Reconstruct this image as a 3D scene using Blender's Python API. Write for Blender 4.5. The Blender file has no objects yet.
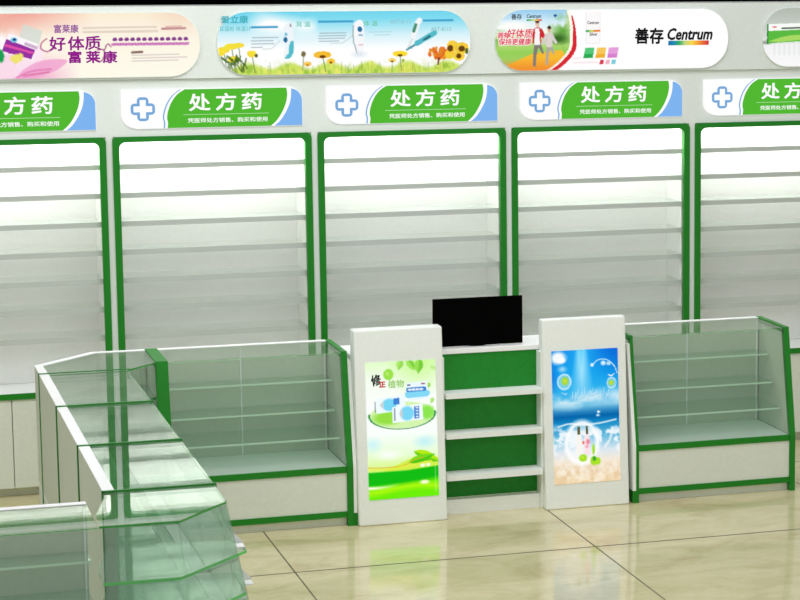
import bpy, math, random
import numpy as np
from mathutils import Matrix, Vector

S = 1.35            # metres per plan unit
CAM_H = 2.2         # camera height in plan units
scene = bpy.context.scene
COL = scene.collection
random.seed(7)

def s2l(c):
    return tuple((v/12.92 if v <= .04045 else ((v+.055)/1.055)**2.4) for v in c)
def rgb(r, g, b):
    return s2l((r/255, g/255, b/255))

# ------------------------------------------------------------------ materials
def mat(name, col, rough=.5, spec=.5, noise=0, nscale=40, bump=0):
    m = bpy.data.materials.new(name); m.use_nodes = True
    nt = m.node_tree; b = nt.nodes['Principled BSDF']
    b.inputs['Roughness'].default_value = rough
    b.inputs['Specular IOR Level'].default_value = spec
    b.inputs['Base Color'].default_value = (*col, 1)
    if noise or bump:
        tc = nt.nodes.new('ShaderNodeTexCoord'); n = nt.nodes.new('ShaderNodeTexNoise')
        n.inputs['Scale'].default_value = nscale; n.inputs['Detail'].default_value = 6
        nt.links.new(tc.outputs['Object'], n.inputs['Vector'])
        if noise:
            r = nt.nodes.new('ShaderNodeValToRGB')
            r.color_ramp.elements[0].position = .3; r.color_ramp.elements[1].position = .7
            r.color_ramp.elements[0].color = (*[c*(1-noise) for c in col], 1)
            r.color_ramp.elements[1].color = (*[min(1, c*(1+noise)) for c in col], 1)
            nt.links.new(n.outputs['Fac'], r.inputs['Fac']); nt.links.new(r.outputs['Color'], b.inputs['Base Color'])
        if bump:
            bp = nt.nodes.new('ShaderNodeBump'); bp.inputs['Strength'].default_value = bump
            bp.inputs['Distance'].default_value = .002
            nt.links.new(n.outputs['Fac'], bp.inputs['Height']); nt.links.new(bp.outputs['Normal'], b.inputs['Normal'])
    return m

def emis(name, col=None, strength=1.0):
    m = bpy.data.materials.new(name); m.use_nodes = True
    nt = m.node_tree; nt.nodes.clear()
    o = nt.nodes.new('ShaderNodeOutputMaterial'); e = nt.nodes.new('ShaderNodeEmission')
    e.inputs['Strength'].default_value = strength
    if col is None:
        a = nt.nodes.new('ShaderNodeAttribute'); a.attribute_name = 'print'
        nt.links.new(a.outputs['Color'], e.inputs['Color'])
    else:
        e.inputs['Color'].default_value = (*col, 1)
    nt.links.new(e.outputs[0], o.inputs[0])
    return m

def glass(name, tint, f0=.04, haze=0.0):
    """thin pane: see-through with a tint, mirror share rising towards grazing angles"""
    m = bpy.data.materials.new(name); m.use_nodes = True
    nt = m.node_tree; nt.nodes.clear(); N = nt.nodes.new; L = nt.links.new
    o = N('ShaderNodeOutputMaterial'); tr = N('ShaderNodeBsdfTransparent'); gl = N('ShaderNodeBsdfGlossy')
    tr.inputs['Color'].default_value = (*tint, 1); gl.inputs['Roughness'].default_value = 0.0
    gl.inputs['Color'].default_value = (.94, .98, .95, 1)
    g = N('ShaderNodeNewGeometry'); d = N('ShaderNodeVectorMath'); d.operation = 'DOT_PRODUCT'
    L(g.outputs['Normal'], d.inputs[0]); L(g.outputs['Incoming'], d.inputs[1])
    a = N('ShaderNodeMath'); a.operation = 'ABSOLUTE'; L(d.outputs['Value'], a.inputs[0])
    s = N('ShaderNodeMath'); s.operation = 'SUBTRACT'; s.inputs[0].default_value = 1; L(a.outputs[0], s.inputs[1])
    p = N('ShaderNodeMath'); p.operation = 'POWER'; p.inputs[1].default_value = 5; L(s.outputs[0], p.inputs[0])
    q = N('ShaderNodeMath'); q.operation = 'MULTIPLY_ADD'; q.inputs[1].default_value = 1-f0; q.inputs[2].default_value = f0
    L(p.outputs[0], q.inputs[0])
    mx = N('ShaderNodeMixShader'); L(q.outputs[0], mx.inputs[0]); L(gl.outputs[0], mx.inputs[2])
    if haze:
        df = N('ShaderNodeBsdfDiffuse'); df.inputs['Color'].default_value = (.75, .82, .77, 1)
        m2 = N('ShaderNodeMixShader'); m2.inputs[0].default_value = haze
        L(tr.outputs[0], m2.inputs[1]); L(df.outputs[0], m2.inputs[2]); L(m2.outputs[0], mx.inputs[1])
    else:
        L(tr.outputs[0], mx.inputs[1])
    L(mx.outputs[0], o.inputs[0])
    return m

def floor_mat():
    m = bpy.data.materials.new('marble_tile'); m.use_nodes = True
    nt = m.node_tree; b = nt.nodes['Principled BSDF']; N = nt.nodes.new; L = nt.links.new
    tc = N('ShaderNodeTexCoord'); mp = N('ShaderNodeMapping'); L(tc.outputs['Object'], mp.inputs['Vector'])
    mp.inputs['Scale'].default_value = (1.0, 1.7, 1)
    n = N('ShaderNodeTexNoise'); n.inputs['Scale'].default_value = 2.4; n.inputs['Detail'].default_value = 8
    n.inputs['Roughness'].default_value = .62; n.inputs['Distortion'].default_value = .9; L(mp.outputs[0], n.inputs['Vector'])
    r = N('ShaderNodeValToRGB'); e = r.color_ramp.elements
    e[0].position = .3; e[0].color = (*rgb(196, 182, 142), 1)
    e[1].position = .72; e[1].color = (*rgb(224, 213, 178), 1)
    x = e.new(.5); x.color = (*rgb(211, 202, 162), 1)
    L(n.outputs['Fac'], r.inputs['Fac'])
    n2 = N('ShaderNodeTexNoise'); n2.inputs['Scale'].default_value = 14; n2.inputs['Detail'].default_value = 9
    n2.inputs['Roughness'].default_value = .7; n2.inputs['Distortion'].default_value = 1.5; L(mp.outputs[0], n2.inputs['Vector'])
    r2 = N('ShaderNodeValToRGB'); r2.color_ramp.elements[0].position = .35; r2.color_ramp.elements[0].color = (.93, .92, .85, 1)
    r2.color_ramp.elements[1].position = .6; r2.color_ramp.elements[1].color = (1, 1, 1, 1)
    L(n2.outputs['Fac'], r2.inputs['Fac'])
    mx = N('ShaderNodeMix'); mx.data_type = 'RGBA'; mx.blend_type = 'MULTIPLY'; mx.inputs[0].default_value = .8
    L(r.outputs[0], mx.inputs[6]); L(r2.outputs[0], mx.inputs[7])
    # joints: x = 1.530 + k*1.1196, depth = 8.19 + k*1.12 plan units
    sx = N('ShaderNodeSeparateXYZ'); L(tc.outputs['Object'], sx.inputs[0])
    def joint(out, off, pitch, half):
        a = N('ShaderNodeMath'); a.operation = 'SUBTRACT'; a.inputs[1].default_value = off*S; L(out, a.inputs[0])
        w = N('ShaderNodeMath'); w.operation = 'PINGPONG'; w.inputs[1].default_value = pitch*S/2; L(a.outputs[0], w.inputs[0])
        c = N('ShaderNodeMath'); c.operation = 'LESS_THAN'; c.inputs[1].default_value = half*S; L(w.outputs[0], c.inputs[0])
        return c.outputs[0]
    jx = joint(sx.outputs[0], 1.530, 1.1196, .0030); jy = joint(sx.outputs[1], 8.19, 1.1196, .0055)
    mm = N('ShaderNodeMath'); mm.operation = 'MAXIMUM'; L(jx, mm.inputs[0]); L(jy, mm.inputs[1])
    m3 = N('ShaderNodeMix'); m3.data_type = 'RGBA'; L(mm.outputs[0], m3.inputs[0]); L(mx.outputs[2], m3.inputs[6])
    m3.inputs[7].default_value = (*rgb(96, 90, 68), 1)
    L(m3.outputs[2], b.inputs['Base Color'])
    rr = N('ShaderNodeMath'); rr.operation = 'MULTIPLY_ADD'; rr.inputs[1].default_value = .5; rr.inputs[2].default_value = .09
    L(mm.outputs[0], rr.inputs[0]); L(rr.outputs[0], b.inputs['Roughness'])
    b.inputs['Specular IOR Level'].default_value = .4
    return m

M = dict(
    cream=mat('painted_fascia', rgb(228, 234, 229), .55, .3, .02, 60, .05),
    shelfwhite=mat('white_lining', rgb(233, 234, 230), .6, .2, .015, 40),
    base=mat('cream_laminate', rgb(216, 221, 209), .55, .25, .025, 50, .05),
    green=mat('green_lacquer', rgb(20, 124, 26), .45, .3),
    greenpanel=mat('green_board', rgb(20, 128, 34), .5, .3, .10, 60),
    white=mat('white_edge', rgb(240, 240, 240), .45, .3),
    stand=mat('light_stand_body', rgb(234, 238, 234), .5, .3, .02, 60, .05),
    caseback=mat('case_back_board', rgb(200, 208, 190), .6, .2, .03, 40),
    deck=mat('case_deck', rgb(222, 230, 222), .5, .3),
    edge=mat('glass_edge_green', rgb(50, 146, 56), .25, .5),
    edgebright=mat('glass_edge_bright', rgb(90, 205, 100), .25, .5),
    black=mat('black_screen', (.0018, .0018, .0018), .8, .0),
    blackframe=mat('black_plastic', (.0022, .0022, .0022), .8, .0),
    dark=mat('backdrop_black', (.0008, .0008, .0008), .9, .0),  # black of the added backdrop, stands for the dark void
    steel=mat('satin_metal', rgb(190, 195, 190), .35, .5),
    glass=glass('clear_green_glass', (.915, .95, .925)),
    shelfglass=glass('shelf_glass', (.88, .94, .90), haze=.07),
    shelfedge=mat('polished_shelf_edge', rgb(206, 232, 212), .3, .5),
    trim=mat('pane_edge_green', rgb(44, 132, 48), .3, .4),
    floor=floor_mat(),
    print=emis('backlit_print', None, 1.0),
)
def shelfmat():
    m = bpy.data.materials.new('frosted_shelf'); m.use_nodes = True
    nt = m.node_tree; nt.nodes.clear(); N = nt.nodes.new; L = nt.links.new
    o = N('ShaderNodeOutputMaterial'); tr = N('ShaderNodeBsdfTransparent'); df = N('ShaderNodeBsdfDiffuse')
    tr.inputs['Color'].default_value = (.93, .94, .93, 1); df.inputs['Color'].default_value = (*rgb(176, 182, 176), 1)
    mx = N('ShaderNodeMixShader'); mx.inputs[0].default_value = .42
    L(tr.outputs[0], mx.inputs[1]); L(df.outputs[0], mx.inputs[2]); L(mx.outputs[0], o.inputs[0])
    return m
M['shelf'] = shelfmat()
M['cabglass'] = glass('clear_cabinet_shelf', (.97, .975, .97), f0=.02, haze=.07)
M['strip'] = mat('grey_shelf_edge', rgb(188, 194, 188), .5, .3)
EM = {}
def em(r, g, b):
    k = (r, g, b)
    if k not in EM: EM[k] = emis('backlit_%s' % {(255,255,255):'white'}.get(k, 'colour'), rgb(r, g, b))
    return EM[k]

# ------------------------------------------------------------------ mesh helpers (plan units, scaled by S on build)
class MB:
    def __init__(s): s.v = []; s.f = []; s.mi = []
    def poly(s, pts, faces, mi):
        o = len(s.v); s.v += pts
        for k, f in enumerate(faces):
            s.f.append([o+i for i in f]); s.mi.append(mi[k] if isinstance(mi, (list, tuple)) else mi)
        return s
    def box(s, x0, x1, y0, y1, z0, z1, mi=0):
        p = [(x0,y0,z0),(x1,y0,z0),(x1,y1,z0),(x0,y1,z0),(x0,y0,z1),(x1,y0,z1),(x1,y1,z1),(x0,y1,z1)]
        return s.poly(p, [(0,3,2,1),(4,5,6,7),(0,1,5,4),(1,2,6,5),(2,3,7,6),(3,0,4,7)], mi)
    def prism(s, pts, a0, a1, axis, side=0):
        """pts 2D loop; axis 'z': (x,y); 'x': (y,z); 'y': (x,z). side faces take material index side"""
        def q(p, a): return {'z': (p[0],p[1],a), 'x': (a,p[0],p[1]), 'y': (p[0],a,p[1])}[axis]
        n = len(pts)
        P = [q(p, a0) for p in pts]+[q(p, a1) for p in pts]
        F = [tuple(range(n))[::-1], tuple(range(n, 2*n))]+[(i, (i+1) % n, n+(i+1) % n, n+i) for i in range(n)]
        return s.poly(P, F, [0, 0]+(list(side) if isinstance(side, (list, tuple)) else [side]*n))
    def loft(s, A, B, mi=0):
        """A, B: equal loops of 3D points"""
        n = len(A)
        F = [tuple(range(n))[::-1], tuple(range(n, 2*n))]+[(i, (i+1) % n, n+(i+1) % n, n+i) for i in range(n)]
        return s.poly(list(A)+list(B), F, mi)
    def slab(s, a0, a1, b0, b1, nrm, t, side=1):
        """pane between top edge a0-a1 and bottom edge b0-b1, thickness t along nrm"""
        A = [Vector(p) for p in (a0, a1, b1, b0)]; n = Vector(nrm).normalized()*t
        Bk = [p+n for p in A]
        F = [(0,1,2,3), (7,6,5,4), (0,4,5,1), (1,5,6,2), (2,6,7,3), (3,7,4,0)]
        return s.poly([tuple(p) for p in A]+[tuple(p) for p in Bk], F, [0,0,side,0,side,0])
    def build(s, name, mats, parent=None, bevel=0, org=(0,0,0)):
        me = bpy.data.meshes.new(name)
        me.from_pydata([((x-org[0])*S, (y-org[1])*S, (z-org[2])*S) for x, y, z in s.v], [], s.f)
        if not isinstance(mats, (list, tuple)): mats = [mats]
        for m in mats: me.materials.append(m)
        me.polygons.foreach_set('material_index', [min(i, len(mats)-1) for i in s.mi])
        import bmesh
        bm = bmesh.new(); bm.from_mesh(me); bmesh.ops.recalc_face_normals(bm, faces=bm.faces); bm.to_mesh(me); bm.free()
        o = bpy.data.objects.new(name, me); COL.objects.link(o)
        if parent: o.parent = parent
        o.location = tuple(c*S for c in org)
        if bevel:
            md = o.modifiers.new('soft_edge', 'BEVEL'); md.width = bevel*S; md.segments = 3; md.limit_method = 'ANGLE'
        return o

def tag(o, label=None, cat=None, group=None, kind=None):
    if label: o['label'] = label
    if cat: o['category'] = cat
    if group: o['group'] = group
    if kind: o['kind'] = kind
    return o
def empty(name, x, z, h=0, rz=0):
    o = bpy.data.objects.new(name, None); COL.objects.link(o)
    o.location = (x*S, z*S, h*S); o.rotation_euler = (0, 0, rz); o.empty_display_size = .05
    return o
def copy_tree(o, parent=None):
    c = o.copy(); COL.objects.link(c)
    if parent: c.parent = parent
    for ch in [x for x in list(COL.objects) if x.parent is o]:
        copy_tree(ch, c)
    return c
def bez(*P, n=14):
    out = []
    for i in range(n+1):
        t = i/n
        if len(P) == 3:
            a, b, c = P; out.append(tuple((1-t)**2*a[k]+2*t*(1-t)*b[k]+t*t*c[k] for k in (0, 1)))
        else:
            a, b, c, d = P; out.append(tuple((1-t)**3*a[k]+3*t*(1-t)**2*b[k]+3*t*t*(1-t)*c[k]+t**3*d[k] for k in (0, 1)))
    return out
def arc(cx, cy, r, a0, a1, n=8):
    return [(cx+r*math.cos(math.radians(a0+(a1-a0)*i/n)), cy+r*math.sin(math.radians(a0+(a1-a0)*i/n))) for i in range(n+1)]
def crom(P, n=6):
    """smooth curve through points"""
    Q = [P[0]]+list(P)+[P[-1]]; out = []
    for i in range(1, len(Q)-2):
        for k in range(n):
            t = k/n; a, b, c, d = Q[i-1:i+3]
            out.append(tuple(.5*((2*b[j])+(-a[j]+c[j])*t+(2*a[j]-5*b[j]+4*c[j]-d[j])*t*t+(-a[j]+3*b[j]-3*c[j]+d[j])*t**3) for j in (0, 1)))
    out.append(P[-1]); return out

def text_mesh(name, body, x, z, size, mat_, parent, y, bold=0.0, shear=0, sx=1.0, align='CENTER', thick=.0006, rot=0):
    """lettering as flat raised mesh in local x (right) / z (up) plane, front face towards -y; x,z,size in plan units"""
    cu = bpy.data.curves.new(name, 'FONT'); cu.body = body; cu.size = size*S; cu.align_x = align; cu.align_y = 'CENTER'
    cu.shear = shear; cu.extrude = thick*S/2; cu.resolution_u = 2
    tmp = bpy.data.objects.new(name, cu); COL.objects.link(tmp)
    dg = bpy.context.evaluated_depsgraph_get(); dg.update()
    me = bpy.data.meshes.new_from_object(tmp.evaluated_get(dg))
    bpy.data.objects.remove(tmp); bpy.data.curves.remove(cu)
    if bold:
        import bmesh
        bm = bmesh.new()
        for dx, dz in ((0, 0), (bold, 0), (-bold, 0), (0, bold), (0, -bold), (bold*.7, bold*.7), (-bold*.7, -bold*.7), (bold*.7, -bold*.7), (-bold*.7, bold*.7)):
            m2 = me.copy(); m2.transform(Matrix.Translation((dx*S*.8, dz*S*.8, 0))); bm.from_mesh(m2); bpy.data.meshes.remove(m2)
        bm.to_mesh(me); bm.free()
    me.transform(Matrix.Scale(sx, 4, (1, 0, 0)))
    me.transform(Matrix.Rotation(rot, 4, 'Z'))
    me.transform(Matrix.Rotation(math.pi/2, 4, 'X'))
    me.materials.clear(); me.materials.append(mat_)
    o = bpy.data.objects.new(name, me); COL.objects.link(o); o.parent = parent
    o.location = (x*S, y*S, z*S)
    return o

# ------------------------------------------------------------------ printed artwork painter
class Art:
    def __init__(s, w, h, col=(255, 255, 255)):
        s.w, s.h = w, h; s.c = np.ones((h, w, 3))*np.array(col, float)
        s.Y, s.X = np.mgrid[0:h, 0:w].astype(float); s.X = (s.X+.5)/w; s.Y = (s.Y+.5)/h; s.a = w/h
        s.rs = np.random.RandomState(3)
    def blend(s, m, col):
        m = np.clip(m, 0, 1)[..., None]; s.c = s.c*(1-m)+np.array(col, float)*m; return s
    def vgrad(s, stops):
        ys = [a for a, _ in stops]
        for k in range(3): s.c[..., k] = np.interp(s.Y, ys, [c[k] for _, c in stops])
        return s
    def ell(s, cx, cy, rx, ry, col, soft=.15, al=1, rot=0):
        X = (s.X-cx)*s.a; Y = s.Y-cy; c, n = math.cos(rot), math.sin(rot)
        U, V = X*c+Y*n, -X*n+Y*c
        d = np.sqrt((U/(rx*s.a))**2+(V/ry)**2)
        return s.blend((1+soft/2-d)/max(soft, 1e-3)*al if soft < 1 else np.clip(1-d, 0, 1)*al, col)
    def ring(s, cx, cy, rx, ry, t, col, al=1, y0=-9, y1=9):
        d = np.sqrt(((s.X-cx)/rx)**2+((s.Y-cy)/ry)**2)
        m = np.clip(1-abs(d-1)/t, 0, 1)*al; m = m*((s.Y > y0) & (s.Y < y1)); return s.blend(m*1.6, col)
    def polyg(s, P, col, al=1):
        m = np.zeros((s.h, s.w)); n = len(P)
        for dx, dy in ((-.25, -.25), (.25, -.25), (-.25, .25), (.25, .25)):
            X = s.X+dx/s.w; Y = s.Y+dy/s.h; ins = np.zeros((s.h, s.w), bool)
            for i in range(n):
                (x1, y1), (x2, y2) = P[i], P[(i+1) % n]
                if y1 == y2: continue
                ins ^= ((y1 > Y) != (y2 > Y)) & (X < (x2-x1)*(Y-y1)/(y2-y1)+x1)
            m += ins/4
        return s.blend(m*al, col)
    def line(s, P, t, col, al=1):
        """t in fractions of height"""
        m = np.zeros((s.h, s.w))
        for (x1, y1), (x2, y2) in zip(P[:-1], P[1:]):
            ax, ay, bx, by = x1*s.a, y1, x2*s.a, y2; L2 = (bx-ax)**2+(by-ay)**2+1e-12
            u = np.clip(((s.X*s.a-ax)*(bx-ax)+(s.Y-ay)*(by-ay))/L2, 0, 1)
            d = np.hypot(s.X*s.a-ax-u*(bx-ax), s.Y-ay-u*(by-ay))
            m = np.maximum(m, np.clip((t/2-d)*s.h+.5, 0, 1))
        return s.blend(m*al, col)
    def noise(s, nx, ny, seed=0):
        g = np.random.RandomState(seed).rand(ny+2, nx+2)
        fx = s.X*nx; fy = s.Y*ny; ix = fx.astype(int); iy = fy.astype(int); tx = fx-ix; ty = fy-iy
        tx = tx*tx*(3-2*tx); ty = ty*ty*(3-2*ty)
        return (g[iy, ix]*(1-tx)+g[iy, ix+1]*tx)*(1-ty)+(g[iy+1, ix]*(1-tx)+g[iy+1, ix+1]*tx)*ty
    def fbm(s, nx, ny, seed=0, o=4):
        v = 0; a = .5
        for i in range(o): v = v+a*s.noise(nx*2**i, ny*2**i, seed+i); a /= 2
        return v
    def mesh(s, name, W, H, parent, rad=0, y=0, slope=None, nx=None, ny=None, x0=0, label=None):
        """grid of W x H plan units, local x 0..W, z 0..-H; rad>0 clips to rounded ends"""
        nx = nx or s.w; ny = ny or s.h
        v = []; cs = []
        lin = np.clip(s.c/255, 0, 1); lin = np.where(lin <= .04045, lin/12.92, ((lin+.055)/1.055)**2.4)
        for j in range(ny+1):
            h = j/ny*H; ins = 0
            if rad:
                e = min(h, H-h)
                if e < rad: ins = rad-math.sqrt(max(0, rad*rad-(rad-e)**2))
            for i in range(nx+1):
                x = ins+(W-2*ins)*i/nx
                v.append(((x0+x)*S, (y+(slope(h) if slope else 0))*S, -h*S))
                cs.append(lin[min(s.h-1, int(h/H*s.h)), min(s.w-1, int(x/W*s.w))])
        f = [(j*(nx+1)+i, (j+1)*(nx+1)+i, (j+1)*(nx+1)+i+1, j*(nx+1)+i+1) for j in range(ny) for i in range(nx)]
        me = bpy.data.meshes.new(name); me.from_pydata(v, [], f)
        at = me.color_attributes.new('print', 'FLOAT_COLOR', 'POINT')
        a = np.ones((len(v), 4), np.float32); a[:, :3] = np.array(cs); at.data.foreach_set('color', a.ravel())
        me.materials.append(M['print'])
        o = bpy.data.objects.new(name, me); COL.objects.link(o); o.parent = parent
        return o

# ------------------------------------------------------------------ setting
fl = MB().box(-3, 8, 3.5, 10.2, -.06, 0).build('floor', M['floor']); tag(fl, kind='structure')
wb = MB().box(-3, 8, 10.0, 10.1, .0, 4.2).build('black_backdrop', M['dark']); tag(wb, kind='structure')  # added black sheet, hides the bright world above the cabinets

# ------------------------------------------------------------------ wall cabinets
ZF = 9.709; PITCH = .828; X0 = .275
def H(Y): return CAM_H-Y
LEDGE = H(1.774)
def make_cabinet():
    r = empty('wall_shelf_cabinet', 0, 0)
    f = MB(); g = .001
    f.box(0, PITCH, 0, .03, H(.757), H(.530))
    f.box(0, .0130, 0, .03, LEDGE, H(.757)); f.box(PITCH-.0130, PITCH, 0, .03, LEDGE, H(.757))
    f.build('fascia', M['cream'], r)
    x0, x1, zt, zb = .0125, PITCH-.0125, H(.757), LEDGE+.001
    t, tt = .0262, .0215
    outer = [(x0, zb)]+arc(x0+.022, zt-.022, .022, 180, 90)+arc(x1-.022, zt-.022, .022, 90, 0)+[(x1, zb)]
    inner = [(x1-t, zb)]+arc(x1-t-.026, zt-tt-.026, .026, 0, 90)+arc(x0+t+.026, zt-tt-.026, .026, 90, 180)+[(x0+t, zb)]
    # ring as strip of quads so that the concave outline stays clean
    fr = MB(); n = len(outer); inn = inner[::-1]
    for a in range(n-1):
        q = [outer[a], outer[a+1], inn[a+1], inn[a]]
        P = [(p[0], -.010, p[1]) for p in q]+[(p[0], .012, p[1]) for p in q]
        F = [(0,1,2,3), (7,6,5,4), (0,4,5,1), (2,6,7,3)]
        if a == 0: F.append((3,7,4,0))
        if a == n-2: F.append((1,5,6,2))
        fr.poly(P, F, 0)
    fr.build('door_frame', M['green'], r)
    for xa, xb in ((g, .0375), (PITCH-.0375, PITCH-g)):
        MB().box(xa, xb, .031, .222, LEDGE+.001, H(.735)).build('side_panel', M['shelfwhite'], r)
    MB().box(g, PITCH-g, .223, .235, LEDGE+.001, H(.735)).build('back_panel', M['shelfwhite'], r)
    MB().box(.038, PITCH-.038, .032, .222, H(.745), H(.735)).build('top_panel', M['shelfwhite'], r)
    MB().box(.05, PITCH-.05, .034, .050, H(.760), H(.746)).build('light_strip', M['white'], r)
    for k in range(7):
        z = H(.870+.1152*k)
        sf = MB().box(.038, PITCH-.038, .024, .200, z-.008, z).build('shelf', M['cabglass'], r)
        MB().box(.038, PITCH-.038, .018, .0237, z-.0200, z+.0015).build('shelf_edge', M['strip'], sf)
    MB().box(g, PITCH-g, .0, .235, LEDGE-.024, LEDGE).build('ledge', M['white'], r, bevel=.0)
    MB().box(g/2, PITCH-g/2, -.006, -.0003, LEDGE-.0245, LEDGE-.001).build('edge_band', M['green'], r)
    MB().box(.004, PITCH-.004, .02, .235, .042, LEDGE-.025).build('base_carcass', M['base'], r)
    for xa, xb in ((.0025, PITCH/2-.0018), (PITCH/2+.0018, PITCH-.0025)):
        MB().box(xa, xb, .002, .0195, .040, LEDGE-.026).build('door', M['base'], r)
    MB().box(.002, PITCH-.002, .05, .22, 0, .0415).build('toe_kick', M['base'], r)
    return r

def add_light(parent_, k):
    ld = bpy.data.lights.new('shelf_lamp', 'AREA'); ld.shape = 'RECTANGLE'; ld.size = (PITCH-.11)*S; ld.size_y = .02*S
    ld.energy = LED_W
    lo = bpy.data.objects.new('shelf_lamp', ld); COL.objects.link(lo); lo.parent = parent_
    lo.location = (PITCH/2*S, .042*S, H(.7625)*S); lo.rotation_euler = (math.radians(18), 0, 0)
LED_W = 7.2
WHERE = ['leftmost, cut off by the left picture edge', 'second from the left', 'middle one, behind the monitor',
         'fourth from the left, behind the beach poster', 'rightmost, cut off by the picture edge']
proto = make_cabinet()
cabs = [proto]+[copy_tree(proto) for _ in range(4)]
for k, c in enumerate(cabs):
    c.location = ((X0+PITCH*k)*S, ZF*S, 0)
    tag(c, 'white shelving cabinet with green frame, '+WHERE[k], 'cabinet', 'green framed wall cabinets')
    add_light(c, k)

# header with banner light boxes
hd = MB().box(X0-.2, X0+PITCH*5+.2, -.016, .2, H(.5285), H(.2385)).build('header_panel', M['cream'], None, bevel=.002, org=(0, 0, 0))
hd.location = (0, ZF*S, 0)
tag(hd, 'long pale grey header board running above all the wall cabinets', 'header board')

# ------------------------------------------------------------------ prescription signs
def make_sign():
    u = .001; w, h = 728*u, 157*u
    r = empty('pharmacy_sign', 0, 0)
    def sh(pts): return [(x*u, -y*u) for x, y in pts]
    base = [(0, 0)]+[(683, 0)]+bez((683, 1), (720, 10), (728, 48))+[(728, 157)]+[(66, 157)]+bez((66, 157), (8, 152), (0, 105))
    MB().prism(sh(base), -.008, 0, 'y').build('sign_board', em(255, 255, 255), r)
    gl = crom([(253, 1.5), (222, 22), (197, 56), (184, 90), (180, 115), (183, 135), (181, 156)])
    gr = crom([(664, 1.5), (667, 30), (660, 66), (644, 102), (622, 134), (598, 156)])
    G = gl+gr[::-1]
    MB().prism(sh(G), -.0095, -.0081, 'y').build('green_field', em(82, 184, 50), r)
    bl = crom([(684, 5), (682, 40), (674, 72), (656, 108), (634, 138), (612, 156)])
    MB().prism(sh(bl+[(727, 156)]+bez((727, 48), (720, 12), (684, 5))), -.0095, -.0081, 'y').build('blue_corner', em(126, 180, 240), r)
    ar = crom([(233, 2), (203, 24), (180, 56), (167, 90), (163, 115), (167, 135), (165, 156)])
    ar2 = [(x+5.5, y) for x, y in ar]
    m = MB()
    for i in range(len(ar)-1):
        q = sh([ar[i], ar[i+1], ar2[i+1], ar2[i]])
        m.prism(q, -.0095, -.0081, 'y')
    m.build('blue_line', em(122, 172, 222), r)
    # outlined cross
    def rr_(cx, cy, a_, b_, q):
        return arc(cx+a_-q, cy+b_-q, q, 0, 90, 5)+arc(cx-a_+q, cy+b_-q, q, 90, 180, 5)+arc(cx-a_+q, cy-b_+q, q, 180, 270, 5)+arc(cx+a_-q, cy-b_+q, q, 270, 360, 5)
    m = MB()
    for P_ in (rr_(85, 78, 48, 23, 15), rr_(85, 78, 23, 48, 15), [(85+46, 78), (85, 78+46), (85-46, 78), (85, 78-46)]):
        m.prism(sh(P_), -.0095, -.0081, 'y')
    m.build('cross_outline', em(118, 168, 218), r)
    MB().box((85-37)*u, (85+37)*u, -.0102, -.0096, -(78+12)*u, -(78-12)*u).box((85-12)*u, (85+12)*u, -.0102, -.0096, -(78+37)*u, -(78-37)*u).build('cross', em(255, 255, 255), r)
    W = em(255, 255, 254)
    for ch, x in (('处', 311), ('方', 418), ('药', 522)):
        text_mesh('lettering', ch, x*u, -60*u, .073, W, r, -.0103, bold=.0021, sx=1.22)
    text_mesh('subtitle', '凭医师处方销售、购买和使用', 424*u, -129*u, .0205, em(240, 250, 236), r, -.0103, bold=.0005, sx=1.22)
    MB().box(245*u, 590*u, -.0102, -.0096, -104.5*u, -102.5*u).build('rule', em(190, 232, 176), r)
    return r
sg = make_sign()
WS = ['above the leftmost wall cabinet', 'above the second wall cabinet from the left', 'above the middle wall cabinet and the monitor',
      'above the fourth wall cabinet from the left', 'above the rightmost wall cabinet']
signs = [sg]+[copy_tree(sg) for _ in range(4)]
for k, s_ in enumerate(signs):
    s_.location = ((X0+PITCH*k+.0515)*S, (ZF-.0005)*S, H(.5695)*S)
    tag(s_, 'green prescription sign with cross, '+WS[k], 'sign', 'prescription signs on the cabinets')

# ------------------------------------------------------------------ banners on the header
BH = .2575; BT = .2615; BR = .122
def banner(name, x, W, art, label):
    r = empty(name, x, ZF-.0165, H(BT))
    e = [(W-BR, 0)]+arc(W-BR, -BR, BR, 90, 0)+arc(W-BR, -(BH-BR), BR, 0, -90)+arc(BR, -(BH-BR), BR, -90, -180)+arc(BR, -BR, BR, 180, 90)
    MB().prism(e, -.010, .0004, 'y').build('light_box_case', M['cream'], r)
    art.mesh('printed_face', W-.004, BH-.004, r, rad=BR-.002, y=-.0108, x0=.002).location = (0, 0, -.002*S)
    tag(r, label, 'banner', 'banner light boxes on the header')
    return r
NXB, NYB = 420, 102
_R = [[0.94140707, -0.00205295, -0.33726623], [-0.04753617, 0.98919174, -0.13870835], [0.33390573, 0.14661337, 0.93113451]]
def onboard(px, py):
    v = ((px-668.775)/2382.7, (py-300)/2382.7, 1); d = [sum(_R[i][k]*v[i] for i in range(3)) for k in range(3)]
    return d[0]/d[2]*(ZF-.026), d[1]/d[2]*(ZF-.026)
def lay(x0, W):
    return lambda px: (onboard(px, 42)[0]-x0)/W
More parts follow.
